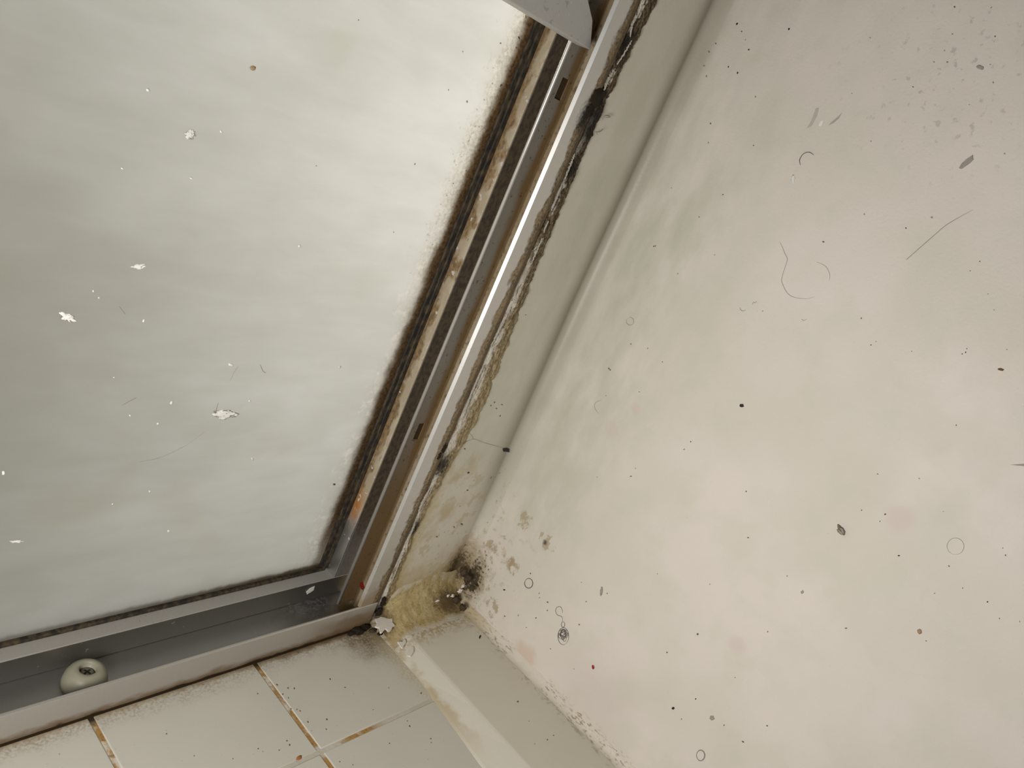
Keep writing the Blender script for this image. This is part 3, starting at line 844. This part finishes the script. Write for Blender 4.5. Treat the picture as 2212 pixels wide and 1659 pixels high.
crumbs('dirt_speck', [(330, 650, 2.6), (107, 492, 2.4), (345, 352, 1.6), (527, 430, 1.8), (948, 845, 2.4), (1163, 717, 2.2), (1150, 1173, 2.6, 'k'), (1050, 1315, 2), (1350, 1358, 1.8), (1653, 1362, 2.2),
    (1483, 1475, 2.8), (1658, 700, 1.8), (1427, 1022, 1.8), (1520, 37, 2), (880, 292, 1.8, 'g'), (1793, 307, 2, 'g'), (128, 820, 1.8), (378, 487, 1.6), (293, 962, 1.6, 'g'), (25, 603, 2.6), (48, 430, 2.6, 'g'),
    (105, 550, 1.8), (50, 460, 2, 'g')], 'wall', ref=re_, **Lw)
rf = (850, 1150, 3.26)
crumbs('dirt_speck', [(780, 405, 3.0, 'k'), (783, 590, 2.6), (965, 290, 2.4, 'b'), (878, 585, 1.8), (935, 670, 1.6), (668, 262, 2, 'b')], 'wall', ref=rf, **Lw)
crumbs('dirt_speck', [(875, 1192, 3.0, 'b'), (1083, 1460, 2.6), (1127, 1430, 2), (610, 735, 5, 'k'), (955, 1330, 1.6, 'g'), (995, 1490, 1.8, 'g')], 'ledge', 'tiny dark speck on the plain ledge strip beside the tiles', 'speck', 'specks on the plain ledge', ref=rf)
crumbs('dirt_speck', [(1580, 338, 3), (1620, 590, 3.4, 'k'), (1865, 650, 3), (1548, 1133, 3), (1468, 1163, 2.4), (1833, 1170, 3.2, 'b'), (1608, 775, 2.4, 'b'), (2110, 1225, 2.4), (1285, 1265, 2)], 'strip',
       'tiny dark speck on the shaded wall strip beside the jamb', 'speck', 'specks on the wall strip', ref=(680, 900, 4.88))
crumbs('dirt_speck', [(1405, 1215, 2.4), (1368, 1250, 2.2), (1485, 1240, 2.6), (1425, 1280, 2.2), (1465, 1358, 2.2), (1185, 1378, 2.6, 'k'), (1713, 1488, 3.6, 'k'), (2005, 1420, 3, 'k'), (1545, 570, 2.2, 'g'), (1735, 295, 2.2, 'g')], 'strip',
       'tiny dark speck on the shaded wall strip beside the jamb', 'speck', 'specks on the wall strip', ref=(780, 620, 4.88))
rt = (500, 1320, 4.424)
crumbs('dirt_speck', [(942, 650, 2.2, 'k'), (567, 935, 2.2), (625, 940, 2.2), (655, 955, 2.4, 'b'), (730, 1060, 2.4, 'b'), (905, 1130, 2, 'b'), (1353, 942, 1.8), (1703, 1100, 2.2), (1905, 1220, 2.2), (1510, 1265, 1.8, 'b'),
    (530, 1240, 3), (555, 1280, 2.4), (255, 1315, 2.4), (300, 1345, 2, 'g'), (455, 1330, 2), (600, 740, 2.4, 'b'), (540, 735, 2.2), (1505, 735, 2.4, 'g'), (1085, 730, 2.2, 'b'), (545, 830, 2, 'b'), (910, 1035, 2.6, 'b'),
    (765, 1145, 2, 'g'), (640, 400, 2.6), (1680, 1050, 1.6), (1160, 1470, 1.6), (1035, 1440, 2), (250, 790, 2, 'b'), (490, 795, 2, 'b'), (1813, 785, 3, 'b'), (435, 705, 2.6, 'b'), (1908, 1257, 1.6)], 'tile',
       'tiny brown speck on the cream sill tiles below the window track', 'speck', 'specks on the sill tiles', ref=rt)
crumbs('dirt_speck', [(1137, 1375, 2), (1325, 1525, 1.8), (405, 1515, 2.2, 'g'), (455, 1365, 1.8), (1590, 1545, 1.6)], 'tile',
       'tiny brown speck on the cream sill tiles below the window track', 'speck', 'specks on the sill tiles', ref=(0, 1150, 3.16))
rp = (0, 500, 2.458)
crumbs('lime_fleck', [(1225, 708, 6, 'w'), (1590, 78, 5, 's'), (762, 475, 4, 's'), (495, 317, 3, 's'), (605, 775, 3, 's'), (1325, 900, 3, 's'), (598, 1447, 3, 's'), (795, 1380, 3, 's'), (838, 1020, 3, 's'), (18, 1283, 6, 'w'), (1803, 720, 4, 's'), (690, 977, 3, 's'), (1340, 1207, 4, 's'), (910, 910, 5, 's'), (525, 352, 3, 's'), (895, 1590, 4, 's')], 'pane',
       'small white lime fleck dried on the frosted window pane', 'fleck', 'white flecks on the pane', ref=rp, m='s')
crumbs('lime_fleck', [(1508, 897, 5, 'w'), (835, 1150, 4, 's'), (1305, 1217, 4, 's'), (1010, 615, 5, 's')], 'pane', 'small white lime fleck dried on the frosted window pane', 'fleck', 'white flecks on the pane', ref=(0, 0, 3.16), m='s')
crumbs('dirt_speck', [(482, 120, 2.6, 'g'), (1440, 225, 4, 'd'), (1333, 510, 4, 'd'), (1020, 537, 2.2, 'g'), (1130, 607, 2.6, 'g'), (818, 980, 2.4, 'g'), (692, 1387, 2, 'g'), (1048, 1095, 2), (230, 990, 1.8, 'g'), (1330, 258, 2.6, 'g'), (1105, 308, 2, 'g'), (1400, 388, 2.6)], 'pane',
       'tiny dark speck on the bright upper part of the pane', 'speck', 'dark specks on the pane', ref=(600, 0, 2.765))

def one(px, py, where, rx, ry, ang, m, name, label, cat, th=.06):
    big = name == 'lime_patch'
    return speck(px, py, where, rx, ry, ang, m, name, label, cat, None, .012 if big else th, 1.5 if big else .75, 1.9 if big else 1.4)
one(1602, 876, 'wall', 5.5, 3.8, .1, 'k', 'dirt_crumb', 'small black crumb near the middle of the right wall', 'crumb', .12)
q = at(1818, 1145, 0, -.01)
fly = empty('drain_fly', q); tag(fly, 'brown winged fly sitting alone on the bright right wall', 'fly')
def fly_part(name, px, py, rx, ry, ang, m, th, lift):
    o = one(px, py, 'wall', rx, ry, ang, m, name, None, None, th)
    o.parent = fly; o.location = o.location - q * S + Vector((-lift * S, 0, 0))
fly_part('body', 1816, 1142, 11, 3.6, .95, 'f', .14, .06)
fly_part('wing', 1821, 1146, 9, 3.4, 1.15, 'v', .03, .16)
fly_part('wing', 1817, 1149, 9, 3.2, .72, 'v', .03, .17)
one(2162, 798, 'wall', 7, 2.6, .15, 'b', 'drain_fly', 'tiny brown insect near the right edge of the wall', 'fly', .1)
one(1281, 1441, 'wall', 2.8, 5, -.2, 'r', 'red_speck', 'single bright red speck on the wall below the hair wad', 'speck')
one(1986, 1364, 'wall', 5, 6, .2, 't', 'tan_crumb', 'tan brown crumb on the lower part of the right wall', 'crumb', .08)
one(1454, 1530, 'wall', 3, 3, 0, 'k', 'round_speck', 'round dark speck, biggest near the foot of the right wall', 'speck', .1)
one(1538, 1551, 'wall', 5, 5, 0, 'g', 'grey_spot', 'pale grey round spot near the foot of the right wall', 'spot', .03)
one(1299, 1277, 'wall', 2.6, 10, .1, 'g', 'grey_smear', 'short vertical grey smear right of the hair wad', 'smear', .02)
one(1095, 974, 'strip', 6, 3.6, -.35, 'k', 'dirt_crumb', 'black pointed crumb on the wall strip beside the jamb', 'crumb', .14)
one(646, 1637, 'tile', 6.5, 4, -.5, 'o', 'rust_spot', 'orange rust spot on the tile at the bottom edge of the view', 'rust', .04)
one(146, 686, 'pane', 14, 7, .35, 'w', 'lime_patch', 'irregular white lime patch on the left half of the pane', 'patch', .03)
one(300, 576, 'pane', 12, 4, -.1, 'w', 'lime_patch', 'long narrow white fleck on the pane above the irregular patch', 'patch', .03)
one(486, 895, 'pane', 20, 8, .05, 'w', 'lime_patch', 'largest white lime patch, on the lower middle of the pane', 'patch', .03)
one(36, 1170, 'pane', 12, 2.2, -.05, 'w', 'lime_patch', 'thin white dash on the pane low at the far left', 'patch', .03)
one(411, 291, 'pane', 9, 8, .4, 's', 'lime_patch', 'round pale lime spot on the upper middle of the pane', 'patch', .02)
one(546, 147, 'pane', 7, 5, .2, 't', 'brown_spot', 'lone brown spot on the upper part of the pane', 'spot', .04)
one(722, 1046, 'pane', 2.6, 2.2, 0, 'd', 'dirt_crumb', 'brown crumb on the pane beside the lower jamb', 'crumb', .08)
one(1525, 110, 'wall', 8, 4, .3, 'g', 'grey_smear', 'brownish smear on the wall near the shaded corner, high up', 'smear', .015)
one(2117, 145, 'wall', 8, 4.5, .3, 'g', 'grey_smear', 'grey smudge among the marks at the upper right of the wall', 'smear', .015)
one(1733, 1279, 'wall', 3, 4, .5, 'g', 'grey_smear', 'small grey smudge on the wall above the tan crumb', 'smear', .02)

m_red = plain('dark_red_plastic', (0.17, 0.010, 0.010), .5)
flake([(777, 1260), (784, 1256), (788, 1270), (783, 1274), (778, 1266)], 0, -9.8, .08, m_red, 'red_scrap', 'small dark red scrap at the bottom of the jamb channel', 'scrap', seed=4)
# chip with two scratches on the upper right of the wall
flake([(2071, 363), (2076, 354), (2088, 343), (2102, 334), (2103, 345), (2096, 352), (2083, 361), (2077, 365)], 0, -.01, .04, mats['g'], 'grey_chip', 'grey sliver shaped chip mark on the upper right wall', 'chip', jag=.05, seed=4)
flake([(2182, 1004), (2212, 1002), (2240, 1001), (2240, 1007), (2212, 1007)], 0, -.01, .03, mats['g'], 'grey_chip', 'pointed grey spindle mark cut off by the right picture edge', 'chip', seed=4)
m_film = plain('grey_film', (0.50, 0.455, 0.42), .5, 0, .4, .05)
flake([(1742, 278), (1752, 262), (1762, 234), (1769, 233), (1765, 250), (1752, 274)], 0, -.005, .012, m_film, 'wipe_mark', 'broad grey wipe mark on the upper wall above the curved hair', 'mark', seed=2)
flake([(1789, 271), (1798, 262), (1812, 250), (1819, 243), (1812, 256), (1800, 266)], 0, -.005, .012, mats['g'] if False else plain('grey_film_dark', (0.42, 0.38, 0.36), .5), 'wipe_mark', 'narrow grey wipe mark beside the broad one', 'mark', seed=2)
flake([(1768, 271), (1773, 262), (1779, 259), (1776, 270), (1771, 273)], 0, -.005, .015, mats['w'], 'wipe_mark', 'tiny white sliver between the two grey wipe marks', 'mark', seed=2)
one(1713, 387, 'wall', 4, 9, .0, 's', 'pale_drip', 'pale drip spot below the curved hair on the wall', 'spot', .015)

# hairs
def spline(P, n=10):
    out = []
    for i in range(len(P) - 1):
        p0, p1, p2, p3 = P[max(i - 1, 0)], P[i], P[i + 1], P[min(i + 2, len(P) - 1)]
        for k in range(n):
            t = k / n
            out.append(.5 * ((2 * p1) + (p2 - p0) * t + (2 * p0 - 5 * p1 + 4 * p2 - p3) * t * t + (3 * p1 - p0 - 3 * p2 + p3) * t ** 3))
    out.append(P[-1]); return out
def tube(bm, P, r, taper=True):
    prev = None; n = len(P)
    for i, p in enumerate(P):
        d = (P[min(i + 1, n - 1)] - P[max(i - 1, 0)])
        if d.length < 1e-9: continue
        d.normalize(); a = d.orthogonal().normalized(); b = d.cross(a)
        if prev is not None:
            a = (prev_a - d * prev_a.dot(d)).normalized(); b = d.cross(a)
        prev_a = a
        e = min(1, .35 + 3 * min(i, n - 1 - i) / n) if taper else 1
        ring = [bm.verts.new(p + (a * math.cos(q * 2.094) + b * math.sin(q * 2.094)) * r * e) for q in range(3)]
        if prev is not None:
            for q in range(3): bm.faces.new((prev[q], prev[(q + 1) % 3], ring[(q + 1) % 3], ring[q]))
        prev = ring
m_hair = plain('dark_hair', (0.13, 0.11, 0.10), .5); m_hair2 = plain('pale_hair', (0.33, 0.29, 0.26), .5); m_hair3 = plain('faint_hair', (0.46, 0.43, 0.385), .5)
def hair(pts, where, r, mat, name, label, cat='hair', ref=(0, 0, 1), bm=None):
    ax, val = PLANE[where]; own = bm is None
    bm = bm or bmesh.new()
    P = []
    for p in pts:
        q = at(ref[0] + p[0] / ref[2], ref[1] + p[1] / ref[2], ax, val)
        q[ax] = (strip_y(q.x, q.z) if where == 'strip' else val) + (r if ax == 2 else -r); P.append(q)
    tube(bm, spline(P), r)
    if own:
        o = link(name, bm, mat, None, True); tag(o, label, cat); return o
def ringpts(cx, cy, rx, ry, turns=1.0, a0=0.0, n=14, grow=0.0):
    return [(cx + (rx + grow * k / n) * math.cos(a0 + 2 * math.pi * turns * k / n), cy + (ry + grow * k / n) * math.sin(a0 + 2 * math.pi * turns * k / n)) for k in range(n + 1)]

hair([(1040, 865), (1037, 835), (1058, 805), (1088, 798), (1112, 813)], 'wall', .028, m_hair, 'curved_hair', 'short dark hair curved like an arch on the upper wall', ref=ra)
hair([(300, 718), (306, 700), (317, 675)], 'strip', .02, m_hair, 'short_hair', 'short straight dark hair on the wall strip high beside the jamb', ref=ra)
hair([(1425, 500), (1440, 485), (1600, 345), (1700, 262), (1870, 165)], 'wall', .018, m_hair2, 'long_hair', 'long thin straight hair slanting on the right side of the wall', ref=rb)
hair([(572, 382), (588, 410), (605, 455), (623, 495), (612, 540), (590, 610), (590, 660), (640, 740), (740, 763), (805, 750)], 'wall', .016, m_hair3, 'looped_hair', 'fine pale hair bent and looping on the wall centre', ref=rb)
hair([(905, 640), (908, 600), (880, 545), (820, 515)], 'wall', .014, m_hair3, 'faint_hair', 'very faint curved hair end right of the pale loop', ref=rb)
hair([(306, 820), (312, 838), (330, 845), (346, 835)], 'wall', .016, m_hair2, 'curl_hair', 'tiny hair curl left of the pale looped hair', ref=rb)
hair([(388, 803), (398, 785), (408, 790), (420, 776)], 'wall', .016, m_hair2, 'zigzag_hair', 'tiny zigzag hair below the pale looped hair', ref=rb)
hair([(718, 900), (735, 908), (755, 898)], 'wall', .014, m_hair2, 'tick_hair', 'tiny flat tick of hair under the pale hair loop', ref=rb)
hair(ringpts(335, 585, 24, 25, .95, -2), 'wall', .014, m_hair2, 'ring_hair', 'small open ring of hair on the greenish part of the wall', ref=rc)
hair([(130, 1185), (105, 1150), (110, 1115), (150, 1098)], 'wall', .014, m_hair2, 'arc_hair', 'faint hair arc on the wall left of the black crumb', ref=rc)
hair(ringpts(1752, 870, 56, 55, 1.0, 1.9), 'wall', .016, m_hair3, 'ring_hair', 'large faint pale ring of hair on the lower right wall', ref=rd)
hair(ringpts(1185, 1570, 25, 33, 1.75, -2.6, 26, 8), 'wall', .016, m_hair, 'coiled_hair', 'hair coiled into a double ring near the foot of the wall', ref=re_)
hair(ringpts(953, 358, 26, 32, 1.9, -2.2, 28, 5), 'wall', .018, m_hair, 'coiled_hair', 'thick ringlet of hair on the wall near the mouldy corner', ref=rf)
# wad of hair with its tail
bm = bmesh.new()
hair([(212, 570), (211, 545), (195, 523), (172, 530), (164, 555), (178, 582), (203, 590), (213, 608), (212, 630)], 'wall', .02, None, '', '', ref=re_, bm=bm)
hair(ringpts(217, 648, 12, 19, 1.1, -1.5), 'wall', .022, None, '', '', ref=re_, bm=bm)
hr = random.Random(9)
for k in range(9):
    cx, cy = 218 + hr.uniform(-11, 11), 727 + hr.uniform(-24, 22)
    hair(ringpts(cx, cy, hr.uniform(14, 30), hr.uniform(20, 40), 1.2, hr.uniform(0, 6), 16, hr.uniform(-5, 5)), 'wall', .015 + .006 * hr.random(), None, '', '', ref=re_, bm=bm)
hair(ringpts(219, 731, 38, 60, 1.05, 1.0, 20), 'wall', .022, None, '', '', ref=re_, bm=bm)
tag(link('hair_wad', bm, m_hair, None, True), 'tangled dark wad of hair with a curly tail on the wall above the ledge', 'hair')
# branching hair on the strip
bm = bmesh.new()
for pts in ([(1440, 470), (1500, 380), (1560, 290), (1610, 255), (1670, 235)], [(1630, 175), (1655, 200), (1670, 235), (1700, 235)], [(1690, 235), (1790, 275), (1900, 305), (2000, 335)]):
    hair(pts, 'strip', .016, None, '', '', ref=(680, 900, 4.88), bm=bm)
tag(link('branching_hair', bm, m_hair2, None, True), 'thin forked hair leading from the caulk to the black crumb', 'hair')
# pane hairs and scratches
hair([(740, 1222), (850, 1200), (980, 1140), (1060, 1085), (1110, 1050)], 'pane', .02, m_hair3, 'long_hair', 'long faint curved hair on the lower middle of the pane', ref=rp)
hair([(645, 925), (690, 900), (725, 882)], 'pane', .022, m_hair2, 'short_hair', 'short slanting hair on the pane left of the long curved hair', ref=rp)
hair([(630, 395), (645, 415), (665, 440)], 'pane', .02, m_hair2, 'short_hair', 'short dark hair on the pane right of the irregular patch', ref=rp)
hair([(1265, 715), (1240, 750), (1220, 795)], 'pane', .018, m_hair3, 'short_hair', 'faint short hair hanging under a small white fleck on the pane', ref=rp)
hair([(1158, 910), (1150, 935), (1142, 968)], 'pane', .02, m_hair2, 'short_hair', 'short hair standing above the largest lime patch', ref=rp)
hair([(1380, 705), (1395, 740), (1412, 750)], 'pane', .022, m_hair2, 'short_hair', 'little bent hair on the pane right of the small fleck', ref=rp)
# stray fibres at the torn caulk
bm = bmesh.new()
for pts in ([(1470, 1270), (1490, 1225), (1545, 1215)], [(1500, 1215), (1555, 1230), (1500, 1240)], [(1390, 1385), (1440, 1390), (1485, 1355)], [(1405, 1390), (1420, 1420)]):
    ax, val = 1, 2.35
    tube(bm, spline([at(1000 + p[0] / 4.88, p[1] / 4.88, 1, 2.3) for p in pts], 6), .03)
link('fibre', bm, m_hair2, bead, True)
